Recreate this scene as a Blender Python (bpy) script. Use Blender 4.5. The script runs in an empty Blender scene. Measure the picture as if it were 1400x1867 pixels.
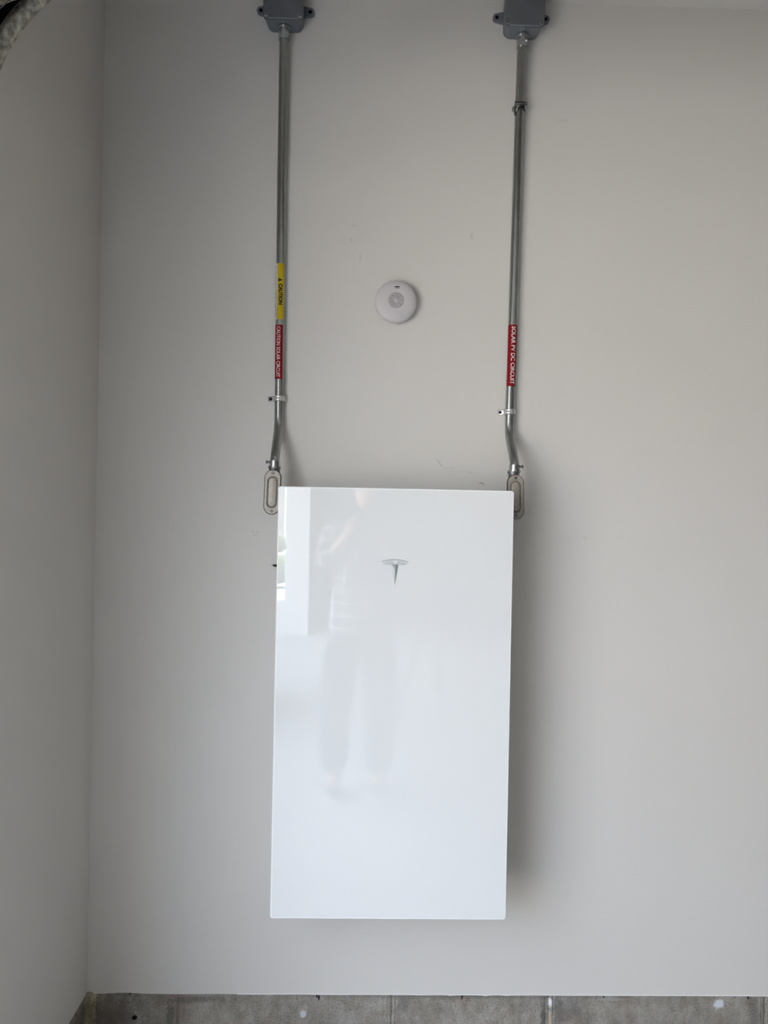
import bpy, bmesh, math, random
from mathutils import Vector, Matrix, noise
R = math.radians
PI = math.pi
SC = bpy.context.scene
COL = SC.collection

# ------------------------------------------------------------------ camera
CAM_YAW, CAM_PITCH, CAM_ROLL = -0.0232, -0.0006, -0.0194
cd = bpy.data.cameras.new('camera')
cam = bpy.data.objects.new('camera', cd)
COL.objects.link(cam)
cd.sensor_fit = 'VERTICAL'
cd.sensor_height = 36.0
cd.lens = 36.0 * 1300.0 / 1867.0
cd.clip_start = 0.01
_rz = Matrix.Rotation(CAM_YAW, 3, 'Z')
_rx = Matrix.Rotation(CAM_PITCH, 3, 'X')
_ry = Matrix.Rotation(CAM_ROLL, 3, 'Y')
_b = _rz @ _rx @ _ry                                  # columns: right, forward, up
_m = Matrix((( _b[0][0], _b[0][2], -_b[0][1]),
             ( _b[1][0], _b[1][2], -_b[1][1]),
             ( _b[2][0], _b[2][2], -_b[2][1])))
cam.matrix_world = Matrix.Translation((0, -2.0147, 1.54)) @ _m.to_4x4()
SC.camera = cam

# ------------------------------------------------------------------ light
SUN_EL, SUN_AZ = 64.0, 105.0                          # azimuth from +Y towards +X
w = bpy.data.worlds.new('sky')
SC.world = w
w.use_nodes = True
nt = w.node_tree
nt.nodes.clear()
# bright hazy sky: whiter near the horizon, bluer overhead
tc = nt.nodes.new('ShaderNodeTexCoord')
sx = nt.nodes.new('ShaderNodeSeparateXYZ')
cr_ = nt.nodes.new('ShaderNodeValToRGB')
cr_.color_ramp.elements[0].position = 0.0
cr_.color_ramp.elements[0].color = (0.80, 0.88, 1.00, 1)
cr_.color_ramp.elements[1].position = 0.9
cr_.color_ramp.elements[1].color = (0.77, 0.88, 1.10, 1)
bg = nt.nodes.new('ShaderNodeBackground')
bg.inputs['Strength'].default_value = 0.67
wo = nt.nodes.new('ShaderNodeOutputWorld')
nt.links.new(tc.outputs['Generated'], sx.inputs[0])
nt.links.new(sx.outputs[2], cr_.inputs[0])
nt.links.new(cr_.outputs[0], bg.inputs[0])
nt.links.new(bg.outputs[0], wo.inputs[0])

sl = bpy.data.lights.new('sun', 'SUN')
sl.energy = 3.6
sl.angle = R(0.6)
sl.color = (1.0, 0.90, 0.76)
so = bpy.data.objects.new('sun', sl)
COL.objects.link(so)
_sd = Vector((math.sin(R(SUN_AZ)) * math.cos(R(SUN_EL)), math.cos(R(SUN_AZ)) * math.cos(R(SUN_EL)), math.sin(R(SUN_EL))))
so.rotation_euler = _sd.to_track_quat('Z', 'Y').to_euler()
so.location = (-4, 3, 8)

# daylight through the door opening: a portal only guides the sampling of the sky
for y0, y1 in ((-.86, -3.34), (-4.40, -7.20)):
    pl = bpy.data.lights.new('door_portal', 'AREA')
    pl.shape = 'RECTANGLE'
    pl.size = abs(y1 - y0) - .02
    pl.size_y = 2.28
    pl.cycles.is_portal = True
    po = bpy.data.objects.new('door_portal', pl)
    COL.objects.link(po)
    po.location = (-0.985, (y0 + y1) / 2, 1.15)
    po.rotation_euler = Vector((-1, 0, 0)).to_track_quat('Z', 'Y').to_euler()

SC.view_settings.view_transform = 'Standard'
SC.view_settings.look = 'None'
SC.view_settings.exposure = 3.52
SC.view_settings.gamma = 1.0
SC.view_settings.use_curve_mapping = False
SC.cycles.max_bounces = 10
SC.cycles.diffuse_bounces = 6
SC.cycles.glossy_bounces = 5
SC.cycles.sample_clamp_indirect = 6.0

# ------------------------------------------------------------------ material helpers
def mat(name, col, rough=0.5, metal=0.0, spec=0.5, coat=0.0):
    m = bpy.data.materials.new(name)
    m.use_nodes = True
    b = m.node_tree.nodes['Principled BSDF']
    b.inputs['Base Color'].default_value = (*col, 1)
    b.inputs['Roughness'].default_value = rough
    b.inputs['Metallic'].default_value = metal
    b.inputs['Specular IOR Level'].default_value = spec
    b.inputs['Coat Weight'].default_value = coat
    return m

def N(m, kind, **kw):
    n = m.node_tree.nodes.new(kind)
    for k, v in kw.items():
        if k in n.inputs: n.inputs[k].default_value = v
        else: setattr(n, k, v)
    return n

def L(m, a, b): m.node_tree.links.new(a, b)
def bsdf(m): return m.node_tree.nodes['Principled BSDF']

def ramp(m, fac, stops):
    r = N(m, 'ShaderNodeValToRGB')
    e = r.color_ramp.elements
    while len(e) < len(stops): e.new(0.5)
    for i, (p, c) in enumerate(stops):
        e[i].position = p
        e[i].color = (*c, 1)
    L(m, fac, r.inputs[0])
    return r.outputs[0]

def mix(m, fac, a, b, mode='MIX'):
    n = N(m, 'ShaderNodeMix', data_type='RGBA', blend_type=mode)
    for s, v in ((n.inputs[0], fac), (n.inputs[6], a), (n.inputs[7], b)):
        if hasattr(v, 'links') or hasattr(v, 'is_linked'): L(m, v, s)
        elif isinstance(v, (int, float)): s.default_value = v
        else: s.default_value = (*v, 1)
    return n.outputs[2]

def geo(m): return N(m, 'ShaderNodeNewGeometry').outputs['Position']

def tex_noise(m, vec, scale, detail=4, rough=0.55, stretch=None):
    if stretch:
        mp = N(m, 'ShaderNodeMapping')
        mp.inputs['Scale'].default_value = stretch
        L(m, vec, mp.inputs[0]); vec = mp.outputs[0]
    n = N(m, 'ShaderNodeTexNoise', Scale=scale, Detail=detail, Roughness=rough)
    L(m, vec, n.inputs['Vector'])
    return n.outputs['Fac']

def bump(m, h, strength, dist=0.002, prev=None):
    b = N(m, 'ShaderNodeBump', Strength=strength, Distance=dist)
    L(m, h, b.inputs['Height'])
    if prev is not None: L(m, prev, b.inputs['Normal'])
    return b.outputs[0]

def vmath(m, op, a, b=None):
    n = N(m, 'ShaderNodeMath', operation=op)
    for s, v in ((n.inputs[0], a), (n.inputs[1], b)):
        if v is None: continue
        if isinstance(v, (int, float)): s.default_value = v
        else: L(m, v, s)
    return n.outputs[0]

def blob(m, pos, c, rx, rz, soft=0.5, warp=None):
    """mask 0..1 of an elliptic stain or painted shade round a real point of the wall"""
    s = N(m, 'ShaderNodeVectorMath', operation='SUBTRACT'); L(m, pos, s.inputs[0]); s.inputs[1].default_value = c
    k = N(m, 'ShaderNodeVectorMath', operation='MULTIPLY'); L(m, s.outputs[0], k.inputs[0]); k.inputs[1].default_value = (1 / rx, 0, 1 / rz)
    ln = N(m, 'ShaderNodeVectorMath', operation='LENGTH'); L(m, k.outputs[0], ln.inputs[0])
    v = ln.outputs['Value']
    if warp is not None: v = vmath(m, 'ADD', v, warp)
    r = N(m, 'ShaderNodeMapRange', clamp=True)
    r.inputs['From Min'].default_value = 1.0
    r.inputs['From Max'].default_value = 1.0 - soft
    L(m, v, r.inputs['Value'])
    return r.outputs[0]

# ------------------------------------------------------------------ materials
WALLC = (0.715, 0.690, 0.650)
def make_wall(name, marks):
    m = mat(name, WALLC, 0.55, spec=0.25)
    p = geo(m)
    big = tex_noise(m, p, 2.2, 3)
    c = mix(m, big, tuple(x * 0.972 for x in WALLC), tuple(x * 1.02 for x in WALLC))
    if marks:
        wn = vmath(m, 'MULTIPLY', vmath(m, 'SUBTRACT', tex_noise(m, p, 60, 3), 0.5), 1.4)
        for (x, z, rx, rz, a) in [(-.061, 2.305, .007, .009, .16), (-.034, 2.255, .006, .018, .12), (-.052, 2.345, .014, .006, .08),
                                  (.280, 2.325, .007, .018, .12), (-.322, 1.476, .006, .005, .16), (-.309, 1.475, .006, .004, .18), (-.316, 1.467, .010, .003, .14),
                                  (-.545, 1.49, .004, .03, .05), (.62, 1.475, .012, .006, .07), (-.235, 2.86, .01, .02, .05), (.53, 2.66, .02, .01, .05),
                                  (-.40, 2.76, .012, .008, .07), (.255, 1.657, .03, .004, .05), (.288, 1.656, .012, .003, .14), (.23, 1.647, .006, .003, .10)]:
            c = mix(m, vmath(m, 'MULTIPLY', blob(m, p, (x, 0, z), rx, rz, .7, wn), a), c, (.12, .12, .12))
    L(m, c, bsdf(m).inputs['Base Color'])
    roller = tex_noise(m, p, 420, 3, 0.6)
    wav = tex_noise(m, p, 14, 2, 0.5)
    n1 = bump(m, roller, 0.10, 0.0006)
    n2 = bump(m, wav, 0.10, 0.006, n1)
    L(m, n2, bsdf(m).inputs['Normal'])
    return m

def make_concrete(name, lite=(.42, .39, .345), dark=(.27, .245, .208), marks=False, floorlike=False):
    m = mat(name, lite, 0.85, spec=0.2)
    p = geo(m)
    n1 = tex_noise(m, p, 6, 6, 0.62)
    n2 = tex_noise(m, p, 34, 5, 0.65, (1, 1, .55))
    n3 = tex_noise(m, p, 230, 3, 0.6)
    f = vmath(m, 'ADD', vmath(m, 'MULTIPLY', n1, .55), vmath(m, 'MULTIPLY', n2, .45))
    c = ramp(m, f, [(.40, dark), (.50, tuple((a + b) / 2 for a, b in zip(lite, dark))), (.58, lite)])
    c = mix(m, .6, c, ramp(m, n3, [(.38, (.50, .50, .49)), (.56, (1, 1, 1))]), 'MULTIPLY')
    v = N(m, 'ShaderNodeTexVoronoi', Scale=70.0); L(m, p, v.inputs['Vector'])
    sel = N(m, 'ShaderNodeSeparateColor'); L(m, v.outputs['Color'], sel.inputs[0])
    pit = vmath(m, 'MULTIPLY', vmath(m, 'LESS_THAN', v.outputs['Distance'], vmath(m, 'MULTIPLY', sel.outputs[1], .27)), vmath(m, 'GREATER_THAN', sel.outputs[0], .30))
    if not floorlike:
        c = mix(m, vmath(m, 'MULTIPLY', pit, .8), c, (.035, .032, .028))
    if marks:
        wn = vmath(m, 'MULTIPLY', vmath(m, 'SUBTRACT', tex_noise(m, p, 55, 4, .7), 0.5), 2.2)
        rust = ramp(m, tex_noise(m, p, 11, 3), [(.52, (0, 0, 0)), (.66, (1, 1, 1))])
        c = mix(m, vmath(m, 'MULTIPLY', rust, .35), c, (.19, .125, .09))
        for (x, z, rx, rz, a, k) in [(-.153, .115, .012, .013, .85, (.62, .65, .70)), (1.034, .147, .017, .015, 1.0, (.66, .68, .73)),
                                     (.545, .150, .009, .017, .95, (.75, .75, .78)), (.568, .149, .003, .008, .7, (.6, .58, .54)),
                                     (.546, .09, .006, .045, .8, (.48, .38, .26)), (.528, .10, .009, .05, .8, (.08, .075, .068)), (.72, .160, .05, .006, .5, (.40, .39, .36)),
                                     (.60, .13, .05, .045, .45, (.13, .13, .125)), (.53, .13, .012, .06, .5, (.12, .118, .112)),
                                     (-.528, .08, .014, .09, .6, (.09, .085, .075)), (-.498, .08, .005, .09, .35, (.36, .34, .31)), (.570, .12, .020, .06, .5, (.14, .135, .125)), (.13, .15, .02, .03, .45, (.11, .11, .105)),
                                     (-.45, .155, .12, .012, .5, (.12, .11, .10)), (-.68, .11, .10, .09, .45, (.12, .105, .09)), (-.72, .06, .12, .09, .3, (.12, .105, .09)),
                                     (.30, .165, .5, .006, .35, (.13, .125, .115)), (1.14, .09, .02, .08, .4, (.10, .10, .095)),  # first entry: shade line under the drywall edge, painted in
                                     (-.03, .10, .05, .03, .3, (.42, .41, .39)), (.85, .1, .12, .05, .25, (.40, .385, .355))]:
            c = mix(m, vmath(m, 'MULTIPLY', blob(m, p, (x, 0, z), rx, rz, .55, wn), a), c, k)
    L(m, c, bsdf(m).inputs['Base Color'])
    h = vmath(m, 'SUBTRACT', vmath(m, 'ADD', n2, vmath(m, 'MULTIPLY', n3, .4)), vmath(m, 'MULTIPLY', pit, 1.5 if not floorlike else 0))
    L(m, bump(m, h, 0.55 if not floorlike else 0.15, 0.003), bsdf(m).inputs['Normal'])
    return m

def make_galv(name, base, rough, patch, scale=60):
    m = mat(name, base, rough, 1.0)
    p = N(m, 'ShaderNodeTexCoord').outputs['Object']
    n1 = tex_noise(m, p, scale, 4, .6)
    c = mix(m, ramp(m, n1, [(.38, (0, 0, 0)), (.62, (1, 1, 1))]), tuple(x * patch for x in base), base)
    L(m, c, bsdf(m).inputs['Base Color'])
    r = N(m, 'ShaderNodeMapRange'); L(m, n1, r.inputs[0])
    r.inputs['To Min'].default_value = rough * .95; r.inputs['To Max'].default_value = rough * 1.08
    L(m, r.outputs[0], bsdf(m).inputs['Roughness'])
    return m

M_WALL = make_wall('painted_drywall', True)
M_WALL2 = make_wall('painted_drywall_plain', False)
M_CEIL = make_wall('painted_ceiling', False)
M_CONC = make_concrete('cast_concrete', marks=True)
M_FLOOR = make_concrete('garage_floor', (.44, .43, .415), (.37, .36, .35), floorlike=True)
M_DRIVE = make_concrete('driveway_concrete', (.46, .45, .43), (.38, .37, .35), floorlike=True)
M_DARKWALL = make_concrete('unseen_wall_dark', (.30, .26, .21), (.22, .19, .15), floorlike=True)  # unseen right wall, dark tone made up to cut bounced fill light
M_MORTAR = make_concrete('mortar', (.62, .56, .42), (.30, .26, .18))
M_GALV = make_galv('galvanized_conduit', (.355, .37, .355), .30, .93, 35)
M_TRACK = make_galv('galvanized_track', (.62, .61, .54), .48, .42, 75)
M_ZINC = mat('bright_zinc', (.50, .52, .53), .26, 1.0)
M_TAB = mat('zinc_tab', (.68, .69, .69), .36, .8)
M_CAST = make_galv('cast_aluminium', (.43, .395, .335), .42, .84, 120)
bsdf(M_CAST).inputs['Metallic'].default_value = .25
M_CASTD = mat('cast_body', (.20, .20, .205), .45, .9)
M_GASKET = mat('black_gasket', (.012, .012, .012), .7)
M_BLACK = mat('black_steel', (.008, .008, .008), .75, spec=.15)
M_PVC = mat('grey_pvc', (.17, .185, .205), .45, spec=.4)
M_PVCLID = mat('grey_pvc_lid', (.130, .137, .150), .5, spec=.4)
M_LIDMARK = mat('pale_highlight_mould_mark', (.42, .43, .44), .35)
M_HOLE = mat('dark_hole', (.004, .004, .004), .9, spec=.05)
M_SCREW = mat('steel_screw', (.55, .55, .55), .3, 1.0)
M_GLASS = mat('white_back_painted_glass', (.82, .83, .82), .010, spec=1.0)
bsdf(M_GLASS).inputs['IOR'].default_value = 1.6
M_RIM = mat('white_glass_rim', (.93, .94, .93), .18, spec=.5)
M_BODY = mat('white_enclosure', (.62, .62, .60), .45)
M_LOGO = mat('silver_emblem', (.60, .635, .63), .35, .25)
M_STEM = mat('reflection_dark_emblem', (.42, .455, .44), .28, .5)  # darker than the wings: dark chrome reflections put into the colour
M_LOGO2 = mat('pale_emblem', (.46, .48, .47), .35, .2)
M_DET = mat('white_plastic', (.615, .585, .595), .42, spec=.4)
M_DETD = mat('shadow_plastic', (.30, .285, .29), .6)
M_DETR = mat('shaded_recess_plastic', (.40, .385, .39), .6)
M_RED = mat('red_label', (.23, .004, .008), .6, spec=.2)
M_YEL = mat('yellow_label', (.56, .41, .008), .6, spec=.2)
M_WHT = mat('white_label', (.74, .74, .80), .55, spec=.3)
M_INK = mat('black_ink', (.012, .008, .008), .6)
M_INKB = mat('blue_black_ink', (.03, .025, .07), .6)
M_LET = mat('white_lettering', (.80, .76, .74), .5)
M_TRIMW = mat('white_trim', (.80, .80, .78), .4)
M_DOORP = mat('white_door_steel', (.70, .70, .68), .45)
M_SKIN = mat('skin', (.50, .31, .22), .5)
M_HAIR = mat('dark_hair', (.03, .022, .018), .6)
M_TROU = mat('dark_trousers', (.028, .032, .042), .85)
M_SHOE = mat('dark_shoes', (.04, .04, .042), .6)
M_SOLE = mat('pale_sole', (.55, .55, .53), .6)
M_PHONE = mat('phone_shell', (.03, .03, .035), .2)
M_LENS = mat('lens_glass', (.01, .01, .015), .05)
M_TYRE = mat('black_tyre', (.02, .02, .02), .8)
M_FRAME = mat('dark_frame_paint', (.05, .07, .10), .3)
M_ALU = mat('brushed_aluminium', (.6, .6, .6), .35, 1.0)
M_TRI = mat('dark_tripod_paint', (.10, .10, .10), .5, .3)
M_SIDING = mat('pale_siding', (.42, .41, .37), .6)
M_ROOF = mat('brown_shingle', (.14, .12, .11), .9)
M_HEDGE = mat('hedge_green', (.06, .10, .035), .9)
M_PANE = mat('dark_window_glass', (.05, .07, .09), .05)

def make_plaid():
    m = mat('plaid_shirt', (.1, .1, .1), .85)
    p = N(m, 'ShaderNodeTexCoord').outputs['Object']
    sx = N(m, 'ShaderNodeSeparateXYZ'); L(m, p, sx.inputs[0])
    c = (.13, .125, .13)
    for k, ax in enumerate((0, 2)):
        s = vmath(m, 'FRACT', vmath(m, 'MULTIPLY', sx.outputs[ax], 15.0))
        band = vmath(m, 'LESS_THAN', s, .45)
        line = vmath(m, 'LESS_THAN', vmath(m, 'ABSOLUTE', vmath(m, 'SUBTRACT', s, .72)), .05)
        c = mix(m, vmath(m, 'MULTIPLY', band, .5), c, (.05, .055, .075))
        c = mix(m, vmath(m, 'MULTIPLY', line, .8), c, (.6, .6, .58))
    L(m, c, bsdf(m).inputs['Base Color'])
    return m
M_PLAID = make_plaid()

# ------------------------------------------------------------------ mesh helpers
def link(name, me, m, parent=None, smooth=False):
    if m is not None and not me.materials: me.materials.append(m)
    o = bpy.data.objects.new(name, me)
    COL.objects.link(o)
    if parent is not None: o.parent = parent
    if smooth:
        for p in me.polygons: p.use_smooth = True
    return o

def fin(name, bm, m, parent=None, smooth=False, auto=None):
    bmesh.ops.recalc_face_normals(bm, faces=bm.faces[:])
    me = bpy.data.meshes.new(name)
    bm.to_mesh(me); bm.free()
    o = link(name, me, m, parent, smooth or auto is not None)
    if auto is not None:
        me.set_sharp_from_angle(angle=R(auto))
    return o

def thing(name, label, cat, loc=(0, 0, 0), group=None):
    o = bpy.data.objects.new(name, None)
    o.empty_display_size = .05
    COL.objects.link(o)
    o.location = loc
    o['label'] = label; o['category'] = cat
    if group: o['group'] = group
    return o

def tag(o, label, cat, group=None):
    o['label'] = label; o['category'] = cat
    if group: o['group'] = group
    return o

def struct(o):
    o['kind'] = 'structure'
    return o

def add_box(bm, lo, hi, bev=0.0, seg=2):
    lo, hi = Vector(lo), Vector(hi)
    r = bmesh.ops.create_cube(bm, size=1.0)
    vs = r['verts']
    for v in vs:
        v.co = Vector([(lo[i] + hi[i]) / 2 + v.co[i] * (hi[i] - lo[i]) for i in range(3)])
    if bev > 0:
        es = list({e for v in vs for e in v.link_edges})
        bmesh.ops.bevel(bm, geom=es, offset=bev, segments=seg, affect='EDGES', profile=.5)

def frames(path):
    """parallel-transport frames along a polyline"""
    P = [Vector(p) for p in path]
    T = []
    for i in range(len(P)):
        a = P[max(i - 1, 0)]; b = P[min(i + 1, len(P) - 1)]
        T.append((b - a).normalized())
    up = Vector((0, -1, 0)) if abs(T[0].y) < .9 else Vector((1, 0, 0))
    n = (up - T[0] * up.dot(T[0])).normalized()
    out = []
    for i in range(len(P)):
        if i: n = (n - T[i] * n.dot(T[i])).normalized()
        out.append((P[i], T[i], n, T[i].cross(n).normalized()))
    return out

def add_tube(bm, path, rad, seg=24, cap=True):
    rings = []
    rs = rad if isinstance(rad, (list, tuple)) else [rad] * len(path)
    for (p, t, n, b), r in zip(frames(path), rs):
        rings.append([bm.verts.new(p + (n * math.cos(a) + b * math.sin(a)) * r) for a in [2 * PI * k / seg for k in range(seg)]])
    for A, B in zip(rings, rings[1:]):
        for k in range(seg):
            bm.faces.new((A[k], A[(k + 1) % seg], B[(k + 1) % seg], B[k]))
    if cap:
        bm.faces.new(rings[0]); bm.faces.new(rings[-1])

def add_sweep(bm, path, prof, closed=True):
    """sweep a 2-D profile (n, b coordinates) along a path"""
    rings = [[bm.verts.new(p + n * u + b * v) for u, v in prof] for p, t, n, b in frames(path)]
    K = len(prof)
    for A, B in zip(rings, rings[1:]):
        for k in range(K if closed else K - 1):
            bm.faces.new((A[k], A[(k + 1) % K], B[(k + 1) % K], B[k]))
    if closed:
        bm.faces.new(rings[0]); bm.faces.new(rings[-1])

def add_lathe(bm, c, axis, prof, seg=64):
    """prof: list of (radius, height along axis); radius 0 ends close the surface"""
    c = Vector(c); ax = Vector(axis).normalized()
    u = ax.orthogonal().normalized(); v = ax.cross(u)
    rings = []
    for r, h in prof:
        if r <= 1e-7: rings.append([bm.verts.new(c + ax * h)])
        else: rings.append([bm.verts.new(c + ax * h + (u * math.cos(2 * PI * k / seg) + v * math.sin(2 * PI * k / seg)) * r) for k in range(seg)])
    for A, B in zip(rings, rings[1:]):
        for k in range(seg):
            k2 = (k + 1) % seg
            if len(A) == 1 and len(B) == 1: continue
            if len(A) == 1: bm.faces.new((A[0], B[k], B[k2]))
            elif len(B) == 1: bm.faces.new((A[k], A[k2], B[0]))
            else: bm.faces.new((A[k], A[k2], B[k2], B[k]))

def outline_rr(w, h, r, n=6):
    pts = []
    for cx, cz, a0 in ((w / 2 - r, h / 2 - r, 0), (-w / 2 + r, h / 2 - r, 90), (-w / 2 + r, -h / 2 + r, 180), (w / 2 - r, -h / 2 + r, 270)):
        for k in range(n + 1):
            a = R(a0 + 90 * k / n)
            pts.append((cx + r * math.cos(a), cz + r * math.sin(a)))
    return pts

def add_stack(bm, c, rings, cap0=True, cap1=True):
    """rings: list of (outline in XZ, y). Connects equal-length outlines. c = (x, z)"""
    R_ = [[bm.verts.new((c[0] + x, y, c[1] + z)) for x, z in o] for o, y in rings]
    K = len(R_[0])
    for A, B in zip(R_, R_[1:]):
        for k in range(K): bm.faces.new((A[k], A[(k + 1) % K], B[(k + 1) % K], B[k]))
    if cap0: bm.faces.new(R_[0])
    if cap1: bm.faces.new(R_[-1])

def prism_xz(bm, pts, y0, y1):
    add_stack(bm, (0, 0), [(pts, y0), (pts, y1)])

def text_mesh(s, size, font_scale_x=1.0, bold=0.0):
    cu = bpy.data.curves.new('lettering', 'FONT')
    cu.body = s; cu.size = size; cu.align_x = 'CENTER'; cu.align_y = 'CENTER'
    cu.offset = bold; cu.resolution_u = 3
    o = bpy.data.objects.new('lettering', cu)
    COL.objects.link(o)
    bpy.context.view_layer.update()
    me = bpy.data.meshes.new_from_object(o.evaluated_get(bpy.context.evaluated_depsgraph_get()))
    bpy.data.objects.remove(o); bpy.data.curves.remove(cu)
    xs = [v.co.x for v in me.vertices]; ys = [v.co.y for v in me.vertices]
    cx, cy = (min(xs) + max(xs)) / 2, (min(ys) + max(ys)) / 2
    for v in me.vertices:
        v.co.x = (v.co.x - cx) * font_scale_x; v.co.y -= cy
    return me, (max(xs) - min(xs)) * font_scale_x, max(ys) - min(ys)

def wrap(bm, axis_at, rad, seglen=.0012):
    """bm lies flat: x = along the pipe (downwards), y = across. Bend it round the pipe axis."""
    ys = [v.co.y for v in bm.verts]
    y = math.floor(min(ys) / seglen) * seglen
    while y < max(ys):
        bmesh.ops.bisect_plane(bm, geom=bm.verts[:] + bm.edges[:] + bm.faces[:], plane_co=(0, y, 0), plane_no=(0, 1, 0), dist=1e-7)
        y += seglen
    for v in bm.verts:
        a = v.co.y / rad                                # 0 faces the room (-Y), + turns to +X
        z = v.co.x
        c = axis_at(z)
        v.co = Vector((c.x + math.sin(a) * rad, c.y - math.cos(a) * rad, c.z))

# ------------------------------------------------------------------ structure
H = 2.994
XL, YF = -0.760, -10.6
XR = 5.6
def rough_edge(x):
    z = 0.1735 + .0008 * noise.noise(Vector((x * 9, 3, 0))) + .0004 * noise.noise(Vector((x * 60, 8, 0)))
    if x < -.56: z += .0030 * math.exp(-((x + .655) / .045) ** 2)
    for c, d in ((.262, .0016), (.361, .0022), (.42, .0014)):
        z -= d * math.exp(-((x - c) / .010) ** 2)
    return z

bm = bmesh.new()
xs = [XL + i * .01 for i in range(int((2.2 - XL) / .01))] + [2.2, XR]
prof = [(x, rough_edge(x) if x < 2.1 else .1735) for x in xs] + [(XR, H), (XL, H)]
prism_xz(bm, prof, 0.0, 0.12)
wb = struct(fin('wall_back', bm, M_WALL))
bm = bmesh.new()
add_tube(bm, [(x, -.0002, rough_edge(x) + .0010) for x in xs if -.35 < x < 2.1], .0013, 8)
fin('paint_bead', bm, mat('paint_bead', (.86, .85, .83), .3), wb, True)

# concrete stem wall under the drywall, cast between form joints
bb = bpy.data.objects.new('baseboard_back', None); COL.objects.link(bb); struct(bb)
joints = [XL - .12, -.508, .096, .5445, 1.168, 2.10, 3.3, 4.5, XR]
def concrete_piece(name, x0, x1, seed, parent):
    bm = bmesh.new()
    ed = [0, .0015, .003, .005, .007, .009, .011, .0135, .016, .019, .023]
    n_ = max(4, int((x1 - x0 - .05) / .010))
    X = [x0 + e for e in ed] + [x0 + .028 + (x1 - x0 - .056) * i / n_ for i in range(n_ + 1)] + [x1 - e for e in reversed(ed)]
    nx = len(X) - 1; nz = 16
    V = [[None] * (nz + 1) for _ in range(nx + 1)]
    for i in range(nx + 1):
        for j in range(nz + 1):
            x = X[i]; z = .1738 * j / nz
            e = min(x - x0, x1 - x)
            y = .0050 + .0016 * noise.noise(Vector((x * 14, seed, z * 14))) + .0007 * noise.noise(Vector((x * 70, seed, z * 50)))
            y += .0034 * math.exp(-(e / .0022) ** 2)                                       # open joint
            y -= .0030 * math.exp(-((e - .0075) / .0028) ** 2) * (1 if x - x0 < x1 - x else .25)   # raised fin of leaked cement
            y -= .0018 * math.exp(-((e - .0150) / .0030) ** 2)
            V[i][j] = bm.verts.new((x, y, z))
    for i in range(nx):
        for j in range(nz): bm.faces.new((V[i][j], V[i + 1][j], V[i + 1][j + 1], V[i][j + 1]))
    b0 = bm.verts.new((x0, .12, 0)); b1 = bm.verts.new((x1, .12, 0)); b2 = bm.verts.new((x1, .12, .1738)); b3 = bm.verts.new((x0, .12, .1738))
    bm.faces.new([V[i][nz] for i in range(nx + 1)] + [b2, b3])
    bm.faces.new([V[0][j] for j in range(nz, -1, -1)] + [b0, b3])
    bm.faces.new([V[nx][j] for j in range(nz + 1)] + [b2, b1])
    bm.faces.new((b0, b1, b2, b3))
    o = fin(name, bm, M_CONC, parent, auto=40)
    return o
for i, (a, b) in enumerate(zip(joints, joints[1:])):
    concrete_piece('concrete_panel', a, b, i * 3.7, bb)
# wire ends of the form ties, and round tie marks
for x, z, h, lean in ((-.1165, .1665, .011, .0012), (-.1105, .161, .014, -.0010), (.2950, .1655, .014, -.0030), (.6990, .169, .008, .0010), (1.1165, .167, .010, .001), (-.640, .171, .004, 0)):
    bm = bmesh.new()
    add_tube(bm, [(x, .0035, z + h / 2), (x + lean * .3, .0015, z), (x + lean, .0025, z - h / 2)], [.0018, .0016, .0006], 8)
    fin('wire_end', bm, M_BLACK, bb, True)
for x, z in ((.5044, .1373), (1.1295, .1393)):
    bm = bmesh.new()
    add_lathe(bm, (x, .004, z), (0, -1, 0), [(.0095, -.002), (.0095, .0012), (.0080, .0012), (.0080, .0002), (.0030, .0002), (.0022, .0012), (0, .0012)], 24)
    fin('tie_mark', bm, M_CONC, bb, auto=40)
bm = bmesh.new()
add_lathe(bm, (-.626, .004, .1044), (0, -1, 0), [(.0065, -.002), (.0060, .0020), (.0030, .0012), (.0020, -.0004), (0, -.0006)], 14)
for v in bm.verts: v.co += Vector((noise.noise(v.co * 300) * .003, 0, noise.noise(v.co * 260 + Vector((5, 5, 5))) * .003))
fin('form_plug', bm, M_BLACK, bb, auto=40)

# left wall: short return, header over the door opening, far return
def slab(name, lo, hi, m, parent=None):
    bm = bmesh.new(); add_box(bm, lo, hi)
    return fin(name, bm, m, parent)
OP0, OP1, OP2, OP3, OPH = -.86, -3.34, -4.40, -7.20, 2.32
bm = bmesh.new()
add_box(bm, (XL - .22, OP0, .1745), (XL, .1, H))
add_box(bm, (XL - .22, OP1, OPH), (XL, OP0, H))
add_box(bm, (XL - .22, OP2, .1745), (XL, OP1, H))
add_box(bm, (XL - .22, OP3, OPH), (XL, OP2, H))
add_box(bm, (XL - .22, YF, .1745), (XL, OP3, H))
struct(fin('wall_left', bm, M_WALL2))
for y0, y1 in ((OP0, .003), (OP2, OP1), (YF, OP3)):
    struct(slab('baseboard_left', (XL - .22, y0, 0), (XL - .001, y1, .174), M_CONC))
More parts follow.
